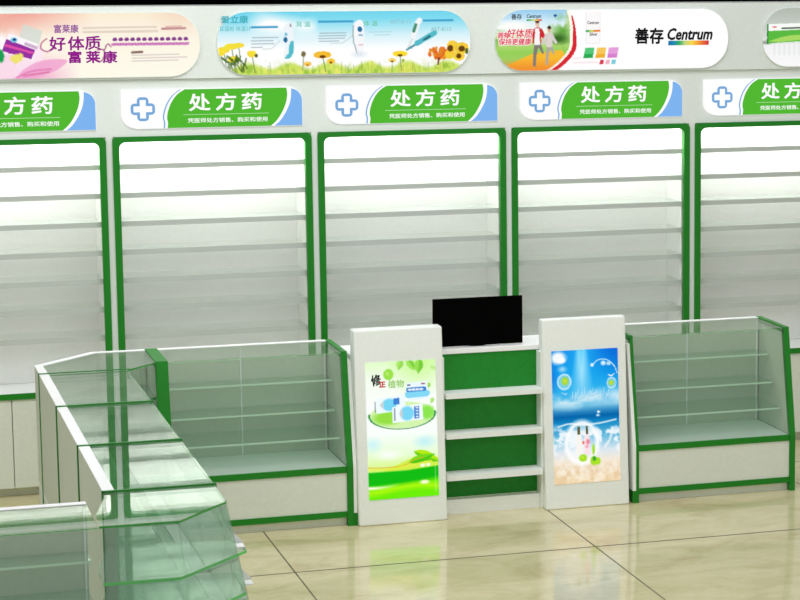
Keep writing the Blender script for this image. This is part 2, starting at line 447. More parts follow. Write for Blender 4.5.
# 1: lotus and pill bottle; photograph pixels map: x from ~-53 to 199
W1 = 1.075; x1b = 1.4715-W1
a = Art(NXB, NYB)
bx1 = lay(x1b, W1)
def by1(py): return (py-12)/(78-12)
X, Y = a.X, a.Y
a.vgrad([(0, (252, 238, 212)), (.25, (253, 244, 226)), (1, (255, 252, 236))])
m = np.clip(1-(X-bx1(0))/(bx1(95)-bx1(0)), 0, 1)*np.clip(1.0-Y*2.6, 0, 1); a.blend(m*1.3, (240, 160, 150))
m = np.clip(1-(X-bx1(0))/(bx1(40)-bx1(0)), 0, 1)*np.clip(1.1-Y*1.2, 0, 1); a.blend(m*.6, (244, 190, 170))
a.ell(bx1(12), by1(34), .03, .12, (255, 230, 225), 1.5); a.ell(bx1(0), by1(50), .035, .26, (255, 250, 252), .5)
m = np.clip(1-(X-bx1(0))/(bx1(80)-bx1(0)), 0, 1)*np.clip((Y-.55)*2.4, 0, 1); a.blend(m*1.5, (240, 160, 205))
a.polyg([(bx1(-62), by1(72)), (bx1(14), by1(60)), (bx1(14), by1(77)), (bx1(-62), 1)], (252, 226, 240), .8)
a.polyg(crom([(bx1(13), by1(78)), (bx1(15), by1(62)), (bx1(26), by1(54)), (bx1(40), by1(44)), (bx1(43), by1(56)), (bx1(34), by1(68)), (bx1(20), by1(77))]), (253, 232, 244), .85)
a.polyg(crom([(bx1(14), by1(78)), (bx1(24), by1(68)), (bx1(42), by1(60)), (bx1(66), by1(60)), (bx1(56), by1(70)), (bx1(36), by1(77))]), (242, 166, 210), .85)
a.polyg(crom([(bx1(-10), by1(78)), (bx1(-8), by1(64)), (bx1(6), by1(57)), (bx1(13), by1(64)), (bx1(12), by1(78))]), (252, 222, 236), .8)
a.line(crom([(bx1(15), by1(77)), (bx1(30), by1(71)), (bx1(50), by1(69))]), .03, (224, 110, 170), .6)
a.line([(bx1(22), by1(75.5)), (bx1(48), by1(72))], .03, (214, 100, 150), .6)
ca = math.radians(21)
def rb(cx, cy, pts):    # rotated polygon in picture pixels
    return [(bx1(cx+x*math.cos(ca)-y*math.sin(ca)), by1(cy+x*math.sin(ca)+y*math.cos(ca))) for x, y in pts]
a.polyg(rb(22, 34, [(-2, -11), (18, -11), (20, 6), (-2, 6)]), (214, 222, 214), .85)
a.polyg(rb(18, 44, [(-13, -8), (19, -8), (19, 10), (-13, 10)]), (252, 248, 252))
a.polyg(rb(18, 46.5, [(-14, -4), (17, -3.5), (16, 7), (-14, 9)]), (150, 50, 160))
a.polyg(rb(18, 46.5, [(-13, 1), (17, -1), (17, 1), (-13, 4)]), (225, 80, 170))
a.ell(bx1(14), by1(39), .012, .04, (120, 200, 230), .4); a.ell(bx1(14.5), by1(38.5), .006, .02, (30, 60, 120), .4)
a.line([(bx1(26), by1(43)), (bx1(36), by1(47))], .05, (190, 150, 190), .7)
a.ell(bx1(0), by1(55), .012, .10, (30, 160, 80), .4)
for px, py in ((12, 58), (16, 56), (20, 55), (15, 60), (19, 58)): a.ell(bx1(px), by1(py), .009, .045, (240, 228, 110), .6)
a.line(crom([(bx1(47), by1(38)), (bx1(42), by1(42)), (bx1(41), by1(48)), (bx1(47), by1(51)), (bx1(54), by1(48))]), .022, (180, 90, 130), .8)
a.line(crom([(bx1(97), by1(50)), (bx1(103), by1(50)), (bx1(104), by1(56)), (bx1(100), by1(62)), (bx1(95), by1(59))]), .022, (150, 70, 120), .8)
a.line(crom([(bx1(104), by1(50)), (bx1(108), by1(44)), (bx1(111), by1(47))]), .02, (150, 70, 120), .8)
for k in range(13):     # small purple slogan boxes, too small to read
    px = 114+5.95*k
    a.line([(bx1(px), by1(39.8)), (bx1(px+1.7), by1(39.6))], .046, (110, 30, 124), .85); a.line([(bx1(px-.2), by1(38.2)), (bx1(px+2.2), by1(38.0))], .014, (110, 30, 124), .8)
    a.line([(bx1(px-1.2), by1(44.6)), (bx1(px+.2), by1(44.5))], .045, (190, 90, 176), .7); a.line([(bx1(px+1.6), by1(44.5)), (bx1(px+3.0), by1(44.3))], .045, (190, 90, 176), .7)
for yy, xe in ((27.5, 157), (31.5, 158)): a.line([(bx1(84), by1(yy)), (bx1(xe), by1(yy-.6))], .03, (205, 180, 165), .5)
a.line([(bx1(163), by1(29)), (bx1(186), by1(28.5))], .035, (150, 70, 90), .7); a.line([(bx1(167), by1(27)), (bx1(182), by1(26.6))], .03, (190, 120, 130), .5)
a.line([(bx1(132), by1(53)), (bx1(142), by1(52.6))], .04, (120, 90, 80), .85)
for yy, xe in ((56, 179), (59, 187), (62, 178)): a.line([(bx1(132), by1(yy)), (bx1(xe), by1(yy-.6))], .016, (200, 180, 185), .7)
m = np.clip(1-np.hypot((X-bx1(180))*4, (Y-.0)*1.2)*1.9, 0, 1); a.blend(m*.7, (244, 214, 190))
b1 = banner('banner_light_box', x1b, W1, a, 'cream and pink banner light box with a pill bottle, at the left picture edge')
def tx(b, body, px, py, size, col, W, f, bold=.001, sx=1.0, **k):
    X_, Y_ = onboard(px, py)
    return text_mesh('lettering', body, X_-b.location.x/S, H(Y_)-H(BT), size, em(*col), b, -.0116, bold=bold, sx=sx, **k)
f1 = (bx1, by1); P1 = (146, 30, 140)
for ch, px, py in (('好', 57.5, 45), ('体', 76, 44.5), ('质', 93, 44)): tx(b1, ch, px, py, .058, P1, W1, f1, .0017, 1.12)
for ch, px, py in (('富', 74.8, 58), ('莱', 93, 58), ('康', 110, 58)): tx(b1, ch, px, py, .050, P1, W1, f1, .0020, 1.15)
tx(b1, '富莱康', 66, 29.5, .034, (150, 90, 160), W1, f1, .0010, .95)

# 2: thermometers over a meadow
W2 = 1.053; a = Art(NXB, NYB)
bx2 = lay(1.539, W2)
def by2(py): return (py-11)/(74-11)
X, Y = a.X, a.Y
a.vgrad([(0, (112, 214, 238)), (.12, (128, 220, 240)), (.38, (214, 242, 250)), (.6, (255, 255, 255)), (1, (255, 255, 255))])
n = a.fbm(6, 3, 5)
m = np.clip(1-((X-bx2(275))/.11)**2, 0, 1)*np.clip(1-abs(Y-.22)*5+n*.7-.2, 0, 1); a.blend(m*1.2, (255, 255, 255))
m = np.clip(1-((X-bx2(306))/.05)**2, 0, 1)*np.clip(1-abs(Y-.26)*5+n*.5-.2, 0, 1); a.blend(m, (250, 254, 255))
g = a.fbm(70, 9, 9, 3); g2 = a.fbm(50, 6, 19, 3)
edge_ = .84+.05*np.sin(X*40)+.06*(g-.5)
m = np.clip((Y-edge_)*14, 0, 1); a.blend(m*.9, (200, 224, 84)); a.blend(m*np.clip((g-.42)*6, 0, 1)*.7, (138, 186, 60)); a.blend(m*np.clip((g2-.5)*8, 0, 1)*.7, (240, 236, 110))
m = np.clip((Y-.74)*6, 0, 1)*(1-m)*np.clip((g-.47)*8, 0, 1); a.blend(m*.35, (190, 210, 110))
rs = np.random.RandomState(4)
for k in range(26):
    x = bx2(232)+rs.rand()*.85; y = .80+rs.rand()*.1; a.line([(x, 1), (x+.004*rs.randn(), y)], .012, (120, 160, 60), .5)
def flower(px, py, rx, ry, col, cc=None, stem=None):
    if stem: a.line([(bx2(px), by2(py)), (bx2(px+stem), by2(72))], .014, (96, 128, 60), .9)
    for q in range(9):
        t = q/9*6.283; a.ell(bx2(px+rx*.62*math.cos(t)), by2(py+ry*.62*math.sin(t)), rx*.42/253, ry*.42/63, [min(255, c+rs.randint(-12, 12)) for c in col], .3)
    a.ell(bx2(px), by2(py), rx*.6/253, ry*.6/63, col, .3)
    if cc: a.ell(bx2(px), by2(py+ry*.5), rx*.34/253, ry*.42/63, cc, .3)
for p in ((223, 49, 6, 3.2), (231, 45.5, 7, 3), (238, 44.5, 6, 2.5), (220, 52, 4, 3), (233, 58.5, 6, 3.4), (251, 53, 4.5, 3.6)): flower(*p, (246, 222, 60), stem=3)
a.ell(bx2(255.5), by2(55), .006, .03, (90, 90, 50), .5)
for k in range(30):
    px = 222+rs.rand()*24; py = 60+rs.rand()*12; a.line([(bx2(px), by2(py)), (bx2(px+rs.randn()*4), by2(py-4-rs.rand()*4))], .02, (60, 96, 34), .75)
flower(322, 55, 9, 3.6, (246, 190, 50), (110, 60, 20), stem=3); flower(307, 64, 4, 2.4, (248, 206, 90), (200, 120, 40))
flower(330.5, 61.5, 4, 2.8, (248, 200, 60), (130, 80, 20)); a.ell(bx2(303), by2(54), .009, .045, (120, 110, 70), .4); a.line([(bx2(303), by2(56)), (bx2(302), by2(70))], .014, (120, 140, 80), .9)
flower(400, 55, 7.5, 3, (250, 220, 50), (110, 70, 20), stem=1); flower(392, 61.5, 4, 2.2, (246, 214, 110), (120, 80, 30)); a.ell(bx2(403), by2(62), .006, .03, (170, 190, 60), .5)
for k in range(60):
    t = rs.rand()*6.283; rr = rs.rand()**.5
    a.ell(bx2(439+11*rr*math.cos(t)), by2(55+5.4*rr*math.sin(t)), .006, .03, (238-rs.randint(20), 96+rs.randint(60), 40), .5)
a.line([(bx2(439), by2(60)), (bx2(438), by2(66))], .03, (110, 60, 50), .9)
for p in ((453, 48, 6, 6), (462, 50, 7, 6), (459, 58, 6, 5), (450, 56, 5, 5)): flower(*p, (246, 206, 60))
for p in ((450.5, 50, 3, 3.4), (462, 50.5, 3.4, 3), (459, 58, 2.6, 2.6)): a.ell(bx2(p[0]), by2(p[1]), p[2]/253, p[3]/63, (104, 66, 24), .3)
a.ell(bx2(467), by2(53), .007, .05, (90, 110, 50), .4)
def bar(px0, px1, py, t=.034, col=(66, 160, 206)): a.line([(bx2(px0), by2(py)), (bx2(px1), by2(py-.15))], t, col)
bar(251.5, 277, 26.6); bar(319, 353, 21.6); bar(424, 453, 21.3)
for yy, x0_, x1_ in ((37, 252, 278), (40.3, 251, 273), (43.3, 251, 274), (46.8, 251, 262)): a.line([(bx2(x0_), by2(yy)), (bx2(x1_), by2(yy-.2))], .014, (110, 130, 140), .6)
for yy, x0_, x1_ in ((33.2, 320, 346), (36, 319, 346), (38.6, 319, 345), (41.4, 319, 339)): a.line([(bx2(x0_), by2(yy)), (bx2(x1_), by2(yy-.2))], .014, (110, 130, 140), .6)
for yy, x0_, x1_ in ((32.5, 369, 392), (35.6, 374, 390)): a.line([(bx2(x0_), by2(yy)), (bx2(x1_), by2(yy-.2))], .012, (150, 200, 200), .6)
a.line([(bx2(262), by2(48.5)), (bx2(271), by2(48.3)), (bx2(280), by2(40.5))], .010, (180, 190, 195), .8)
a.line([(bx2(330), by2(43.5)), (bx2(343), by2(43.2)), (bx2(353), by2(35.5))], .010, (180, 190, 195), .8)
# ear thermometer, forehead thermometer, stick thermometers
a.polyg(crom([(bx2(283), by2(28)), (bx2(288), by2(22)), (bx2(292.5), by2(25)), (bx2(293.5), by2(42)), (bx2(292), by2(54)), (bx2(287), by2(58.5)), (bx2(283), by2(56)), (bx2(285), by2(46))]), (240, 246, 250))
a.polyg(crom([(bx2(289.5), by2(42)), (bx2(293.6), by2(41)), (bx2(293), by2(52)), (bx2(289), by2(58)), (bx2(284), by2(58)), (bx2(288), by2(53))]), (84, 190, 204))
a.ell(bx2(285.5), by2(39.5), .008, .045, (40, 110, 160), .3); a.ell(bx2(285.8), by2(34), .006, .03, (130, 200, 220), .3)
a.ell(bx2(290.6), by2(25), .004, .03, (160, 160, 170), .5)
a.polyg(crom([(bx2(354), by2(24)), (bx2(359), by2(20)), (bx2(363.5), by2(23)), (bx2(364), by2(40)), (bx2(362), by2(54)), (bx2(357), by2(55)), (bx2(354), by2(42)), (bx2(353), by2(32))]), (247, 248, 250))
a.line(crom([(bx2(353.5), by2(26)), (bx2(353), by2(38)), (bx2(356.5), by2(54))]), .02, (140, 160, 165), .8)
a.ell(bx2(360), by2(29.5), .0095, .045, (36, 112, 160), .3); a.line([(bx2(359), by2(35.5)), (bx2(362), by2(35.5))], .03, (120, 170, 200), .8); a.line([(bx2(358.5), by2(45.5)), (bx2(362.5), by2(45.3))], .016, (220, 150, 150), .8)
a.ell(bx2(359), by2(55), .03, .05, (222, 232, 240), .8, .6)
a.line([(bx2(407.5), by2(50)), (bx2(414), by2(36))], .03, (226, 226, 228)); a.line([(bx2(413.5), by2(37)), (bx2(418), by2(24)), (bx2(420), by2(21))], .09, (244, 246, 248))
a.line([(bx2(414), by2(32)), (bx2(416.3), by2(25.5))], .05, (70, 140, 110))
a.line([(bx2(407), by2(50.8)), (bx2(419), by2(43.5))], .035, (70, 150, 165)); a.line([(bx2(417), by2(44.5)), (bx2(435), by2(34))], .085, (84, 186, 200)); a.line([(bx2(424), by2(41)), (bx2(430), by2(37.2))], .03, (40, 100, 110))
b2 = banner('banner_light_box', 1.539, W2, a, 'sky blue banner light box with thermometers above a flower meadow')
f2 = (bx2, by2)
# faint captions, kept as the characters that can be made out
tx(b2, 'ART-8113', 400.5, 21.8, .022, (150, 196, 206), W2, f2, .0003, .95)
tx(b2, 'ART-8112', 441, 29.2, .022, (140, 196, 196), W2, f2, .0003, .95)
tx(b2, '爱立康', 234.5, 20.2, .032, (70, 176, 190), W2, f2, .0009, 1.15)
tx(b2, '耳温枪 体温计', 235, 29.2, .021, (120, 200, 206), W2, f2, .0004, .98)
tx(b2, '耳 温', 303, 24.6, .024, (130, 206, 190), W2, f2, .0006, 1.1)
tx(b2, '体 温', 370.5, 23.6, .024, (120, 204, 180), W2, f2, .0006, 1.1)

# 3: running couple, white field, wordmark
W3 = 1.048; a = Art(NXB, NYB)
bx3 = lay(2.696, W3)
def by3(py): return (py-9.5)/(68.5-9.5)
X, Y = a.X, a.Y
inpic = X < bx3(573)-.09*(Y-.42)**2*1.0-np.clip(Y-.55, 0, 1)**2*.33
a.c[:] = 255
pic = Art(NXB, NYB)
pic.vgrad([(0, (150, 204, 240)), (.2, (214, 238, 250)), (.36, (246, 252, 244)), (.5, (200, 228, 140)), (.7, (150, 208, 90)), (1, (170, 210, 110))])
n = pic.fbm(30, 9, 2, 4)
m = np.clip((n-.40)*6, 0, 1)*np.clip(1-abs(Y-.42)*4.6, 0, 1)*np.clip(1.6-X*9, 0, 1); pic.blend(m, (96, 160, 74))
m = np.clip((n-.36)*6, 0, 1)*np.clip(1-abs(Y-.36)*2.9, 0, 1)*np.clip((X-bx3(546))*16, 0, 1); pic.blend(m, (96, 168, 60))
pic.ell(bx3(558), by3(38), .04, .09, (60, 110, 40), .7, .7); pic.ell(bx3(570), by3(20), .02, .25, (190, 220, 150), .9, .7)
pic.polyg([(bx3(500), by3(66)), (bx3(533), by3(52)), (bx3(562), by3(49)), (bx3(568), by3(62)), (bx3(552), 1.0), (bx3(500), 1.0)], (248, 186, 50))
m = np.clip((Y-.80)*5, 0, 1)*np.clip((X-bx3(497))*30, 0, 1); pic.blend(m*.8, (240, 130, 50))
def person(cx, top, sc, jacket, trousers, shirt, arm=True):
    f = lambda x, y: (bx3(cx+x*sc), by3(top+y*sc))
    pic.polyg([f(-3, 24), f(3.5, 24), f(6.5, 34), f(5, 35), f(1, 28), f(-1, 36), f(-2, 47), f(-4.5, 47), f(-4.2, 34)], trousers)
    pic.polyg(crom([f(-4, 10), f(0, 8.3), f(4.5, 10), f(7, 15), f(10, 20), f(8, 22), f(4, 18), f(4, 24), f(-4.5, 24), f(-4.5, 18), f(-7.5, 23), f(-9, 20), f(-6, 13)], 3), jacket)
    pic.polyg([f(-2, 9), f(2, 9), f(3, 26), f(-3, 26)], shirt)
    pic.ell(*f(0, 5), 2.1*sc/233, 3.2*sc/59, (226, 180, 150), .2); pic.ell(*f(0, 2.5), 2.3*sc/233, 2.2*sc/59, (70, 56, 50), .2)
person(537, 18, 1.0, (206, 44, 52), (130, 124, 118), (246, 246, 246)); person(549, 25, .82, (214, 208, 206), (176, 170, 160), (222, 212, 206))
pic.ell(bx3(500+12), by3(26), .09, .10, (255, 255, 252), .7, .75)
pic.ell(bx3(555), by3(15.5), .007, .022, (30, 90, 170), .3)
a.c = np.where(inpic[..., None], pic.c, a.c)
d = X-(bx3(573)-.09*(Y-.42)**2-np.clip(Y-.55, 0, 1)**2*.33)
a.blend(((d > -.012) & (d <= .0))*1., (255, 250, 236)); wred = .012+.028*np.clip(Y-.35, 0, 1)
a.blend(((d > 0) & (d < wred-.008*np.clip(1-Y*3, 0, 1)) & (Y > .10)), (216, 40, 52))
# pack shot and colour tiles
a.polyg([(bx3(586), by3(12)), (bx3(600), by3(12)), (bx3(600), by3(43)), (bx3(586), by3(43))], (252, 250, 250))
a.line([(bx3(586), by3(13)), (bx3(586), by3(43)), (bx3(600), by3(43)), (bx3(600), by3(13))], .012, (236, 232, 234))
a.line([(bx3(586.5), by3(30.8)), (bx3(590), by3(30.8))], .035, (60, 170, 100)); a.line([(bx3(590), by3(30.8)), (bx3(594.5), by3(30.8))], .035, (200, 210, 90)); a.line([(bx3(594.5), by3(30.8)), (bx3(599.5), by3(30.6))], .035, (236, 130, 60))
for px, c1, c2 in ((583, (84, 200, 120), (40, 168, 80)), (595, (248, 200, 90), (240, 176, 50)), (607, (230, 160, 220), (214, 130, 206))):
    a.polyg([(bx3(px+2), by3(47.3)), (bx3(px+11.5), by3(47)), (bx3(px+9.5), by3(57.2)), (bx3(px), by3(57.5))], c1)
    a.polyg([(bx3(px+1), by3(53.5)), (bx3(px+10.2), by3(53.3)), (bx3(px+9.5), by3(57.2)), (bx3(px), by3(57.5))], c2)
for px, c1 in ((599, (214, 60, 80)), (605, (240, 180, 196)), (611, (120, 206, 216))):
    a.polyg([(bx3(px+1), by3(59.3)), (bx3(px+5), by3(59.1)), (bx3(px+4), by3(63.6)), (bx3(px), by3(63.8))], c1)
for yy, xe in ((57.5, 580), (61.8, 597)): a.line([(bx3(573), by3(yy)), (bx3(xe), by3(yy-.2))], .022, (248, 214, 222), .7)
# rainbow bar under the wordmark
st = [(668, (20, 110, 170)), (674, (30, 140, 180)), (679, (50, 170, 100)), (685, (200, 215, 130)), (692, (250, 214, 70)), (699, (244, 150, 50)), (705, (226, 90, 60)), (709, (214, 50, 50))]
m = (X > bx3(668)+(by3(46)-Y)*.02) & (X < bx3(709)) & (Y > by3(41.3)) & (Y < by3(45.8))
xs = [bx3(p) for p, _ in st]; g3 = np.stack([np.interp(X, xs, [c[k] for _, c in st]) for k in range(3)], -1)
a.c = np.where(m[..., None], g3, a.c)
st2 = [(526, (30, 150, 90)), (533, (200, 220, 120)), (537, (250, 190, 90)), (541, (220, 60, 60))]
m = (X > bx3(526)) & (X < bx3(541.5)) & (Y > by3(18.6)) & (Y < by3(20.4)); xs = [bx3(p) for p, _ in st2]
g3 = np.stack([np.interp(X, xs, [c[k] for _, c in st2]) for k in range(3)], -1); a.c = np.where(m[..., None], g3, a.c)
b3 = banner('banner_light_box', 2.696, W3, a, 'white banner light box with a running couple picture and black wordmark')
f3 = (bx3, by3)
for ch, px in (('善', 641.8), ('存', 656.5)): tx(b3, ch, px, 37.2, .070, (24, 24, 26), W3, f3, .0029, .93)
tx(b3, 'Centrum', 689, 34.6, .068, (30, 30, 34), W3, f3, .0030, .84, shear=.25)
tx(b3, 'Centrum', 533.5, 16.3, .022, (30, 50, 40), W3, f3, .0006, .80, shear=.2)
tx(b3, '善存', 516.5, 17.3, .026, (30, 40, 40), W3, f3, .0005, .9)
tx(b3, 'Centrum', 593, 22.7, .019, (90, 84, 84), W3, f3, .0006, .75)
tx(b3, 'Silver', 593.3, 34.3, .019, (90, 84, 84), W3, f3, .0006, .85)
for body, px, py, sz in (('拥有', 503.0, 35.8, .027), ('好体质', 519.5, 34.2, .040)):
    tx(b3, body, px, py, sz, (255, 244, 240), W3, f3, .0042, .93, shear=.12).name = 'lettering_outline'
    o = tx(b3, body, px, py, sz, (226, 70, 92), W3, f3, .0009, .93, shear=.12); o.location.y -= .0010*S
tx(b3, '保持更健康', 514.5, 42.3, .029, (255, 244, 240), W3, f3, .0042, .98, shear=.12).name = 'lettering_outline'
o = tx(b3, '保持更健康', 514.5, 42.3, .029, (226, 66, 96), W3, f3, .0008, .98, shear=.12); o.location.y -= .0010*S

# 4: green pack on grey
W4 = 1.05; a = Art(NXB, NYB)
bx4 = lay(3.902, W4)
def by4(py): return (py-8.5)/(64.5-8.5)
X, Y = a.X, a.Y
a.vgrad([(0, (176, 186, 174)), (.3, (200, 206, 198)), (.58, (224, 226, 222)), (.62, (242, 243, 242)), (1, (250, 250, 250))])
a.ell(bx4(766), by4(41.5), .03, .03, (150, 154, 146), .9, .8)
a.polyg([(bx4(767), by4(24)), (bx4(900), by4(20.5)), (bx4(900), by4(38)), (bx4(767), by4(42.3))], (250, 252, 248))
a.polyg([(bx4(767), by4(30.5)), (bx4(900), by4(26)), (bx4(900), by4(36)), (bx4(767), by4(42.3))], (90, 186, 66))
a.polyg(crom([(bx4(768), by4(40.5)), (bx4(790), by4(35)), (bx4(830), by4(34)), (bx4(900), by4(31)), (bx4(900), by4(34)), (bx4(820), by4(38)), (bx4(780), by4(41))]), (190, 226, 110), .8)
a.polyg([(bx4(766.5), by4(24)), (bx4(768), by4(24)), (bx4(768), by4(42.5)), (bx4(766.5), by4(42.5))], (40, 140, 60))
a.ell(bx4(774), by4(26.5), .01, .018, (230, 100, 110), .6)
a.line([(bx4(781.5), by4(28)), (bx4(860), by4(26.5))], .026, (30, 60, 30), .9)
for px in range(774, 900, 5): a.line([(bx4(px), by4(44)), (bx4(px), by4(53))], .035, (226, 230, 228), .6)
b4 = banner('banner_light_box', 3.902, W4, a, 'grey banner light box with a green medicine pack, at the right picture edge')

# ------------------------------------------------------------------ glass showcases
HT, HD, BAR = .663, .232, .0235     # top height, deck height, rail height
GL = [M['glass'], M['edge']]
SH = [M['shelfglass'], M['shelfedge']]
SHELVES = ((.532, .150), (.423, .205), (.330, .292))
def showcase(name, W, frames, DT=.305, DB=.385, seps=(0, 0), boards=(0, 0)):
    """local: x 0..W width, back at y=0, front towards -y. frames: green end frames left/right"""
    r = empty(name, 0, 0); g = .0008
    ST = .0085
    a0 = frames[0] or (ST+.0005 if seps[0] else g); a1 = W-(frames[1] or (ST+.0005 if seps[1] else g))
    MB().box(a0, a1, -.034, 0, HD, HT).build('back_panel', [M['caseback']], r)
    MB().box(a0, a1, -.0335, -.0005, HT+.0002, HT+.0022).build('back_top_strip', M['white'], r)
    MB().box(a0, a1, -DB+.006, 0, HD-.02, HD-.0005).build('deck', M['deck'], r)
    MB().box(a0, a1, -DB+.004, -.002, .036, HD-.021).build('base_box', M['base'], r)
    MB().box(a0, a1, -DB+.022, -.01, 0, .035).build('plinth', M['base'], r)
    for z in (HD-BAR, .034):
        MB().box(a0, a1, -DB, -DB+.0035, z, z+BAR).build('front_rail', M['green'], r)
    MB().box(a0, a1, -DT, -.035, HT-.006, HT).build('top_glass', GL, r)
    for f in r.children: pass
    n = (0, HT-HD, -(DB-DT))
    MB().slab((a0, -DT, HT-.0065), (a1, -DT, HT-.0065), (a0, -DB+.001, HD), (a1, -DB+.001, HD), (0, 1, .18), .006).build('front_glass', GL, r)
    for h, d in SHELVES:
        MB().box(a0+.004, a1-.004, -d, -.036, h-.007, h, [0, 0, 1, 0, 0, 0]).build('glass_shelf', SH, r)
    for x in (W/2, a1-.008):
        MB().box(x-.0025, x+.0025, -.0385, -.0345, HD, HT-.008).build('shelf_standard', M['white'], r)
    prof = [(0, 0), (0, HT+.001), (-DT, HT+.001), (-DB, HD), (-DB, 0)]
    def ring(xa, xb):
        w = .0225; m = MB()
        m.box(xa, xb, -DT-.002, 0, HT-w+.003, HT+.003)
        # slanted post
        q = [(-DT-.003, HT+.003), (-DB-.004, HD), (-DB-.004+w, HD), (-DT-.003+w, HT-w+.003)]
        m.prism(q, xa, xb, 'x')
        m.box(xa, xb, -DB-.004, -DB-.004+w, 0, HD)
        m.box(xa, xb, -DB-.004+w, -.001, HD-BAR, HD)
        return m
    for k, on in enumerate(frames):
        if on:
            xa, xb = (0, on-g) if k == 0 else (W-on+g, W)
            ring(xa, xb).build('end_frame', M['green'], r)
            MB().prism([(-.001, HD+.0005), (-.001, HT-.0205), (-DT+.0185, HT-.0205), (-DB+.0180, HD+.0005)], xa+.002, xb-.002, 'x').build('side_panel', M['caseback'], r)
            MB().box(xa+.004, xb-.004, -DB+.0185, -.002, .004, HD-BAR-.0005).build('side_board', M['base'], r)
    for k, on in enumerate(seps):
        if on:
            xa, xb = (0, ST) if k == 0 else (W-ST, W)
            m = MB().box(xa, xb, -DT-.003, .0035, HT+.0002, HT+.006)
            m.box(xa, xb, .0008, .0045, 0, HT+.006)
            m.prism([(-DT-.003, HT+.006), (-DB-.003, HD), (-DB-.0015, HD), (-DT-.0015, HT+.0002)], xa, xb, 'x')
            m.build('pane_edge', M['trim'], r)
            MB().prism([(.0005, 0), (.0005, HT), (-DT-.001, HT), (-DB-.001, HD), (-DB-.001, 0)], xa, xb, 'x', 1).build('side_glass', GL, r)
    for k, on in enumerate(boards):
        if on:
            xa, xb = (-.014, -g) if k == 0 else (W+g, W+.014)
            MB().prism([(0, .05), (0, HT-.03), (-DT-.004, HT-.03), (-DB-.004, HD), (-DB-.004, .05)], xa, xb, 'x').build('outer_board', M['stand'], r)
            MB().box(xa, xb, -DB-.004, 0, 0, .049).build('foot', M['green'], r)
    return r
def put(o, x, z, rz=0): o.location = (x*S, z*S, 0); o.rotation_euler = (0, 0, rz)

sc_l = showcase('glass_showcase', .7225, (.0465, .0235), boards=(0, 1)); put(sc_l, 1.153, 9.190)
tag(sc_l, 'glass showcase with green end frames, left of the green poster stand', 'showcase', 'glass showcases')
sc_r = showcase('glass_showcase', .686, (.0125, .0235), boards=(1, 0)); put(sc_r, 3.020, 9.190)
tag(sc_r, 'glass showcase with green end frames at the right, beside the beach poster stand', 'showcase', 'glass showcases')
ROW = [(6.760, 7.4240, 'low glass showcase seen from its plain back, nearest of the three in the left row'),
       (7.4250, 8.0990, 'low glass showcase seen from its plain back, middle one of the left row'),
       (8.1000, 8.7500, 'low glass showcase seen from its plain back, farthest of the three in the left row')]
for z0, z1, lab in ROW:
    o = showcase('glass_showcase', z1-z0, (0, 0), DT=.3165, DB=.3965, seps=(1, 0)); put(o, .7205, z0, math.pi/2)
    tag(o, lab, 'showcase', 'glass showcases')
o = showcase('glass_showcase', .699, (0, 0), DT=.302, DB=.382, seps=(0, 0)); put(o, -.0375, 6.667)
tag(o, 'glass showcase at the bottom left picture edge, front to the camera', 'showcase', 'glass showcases')

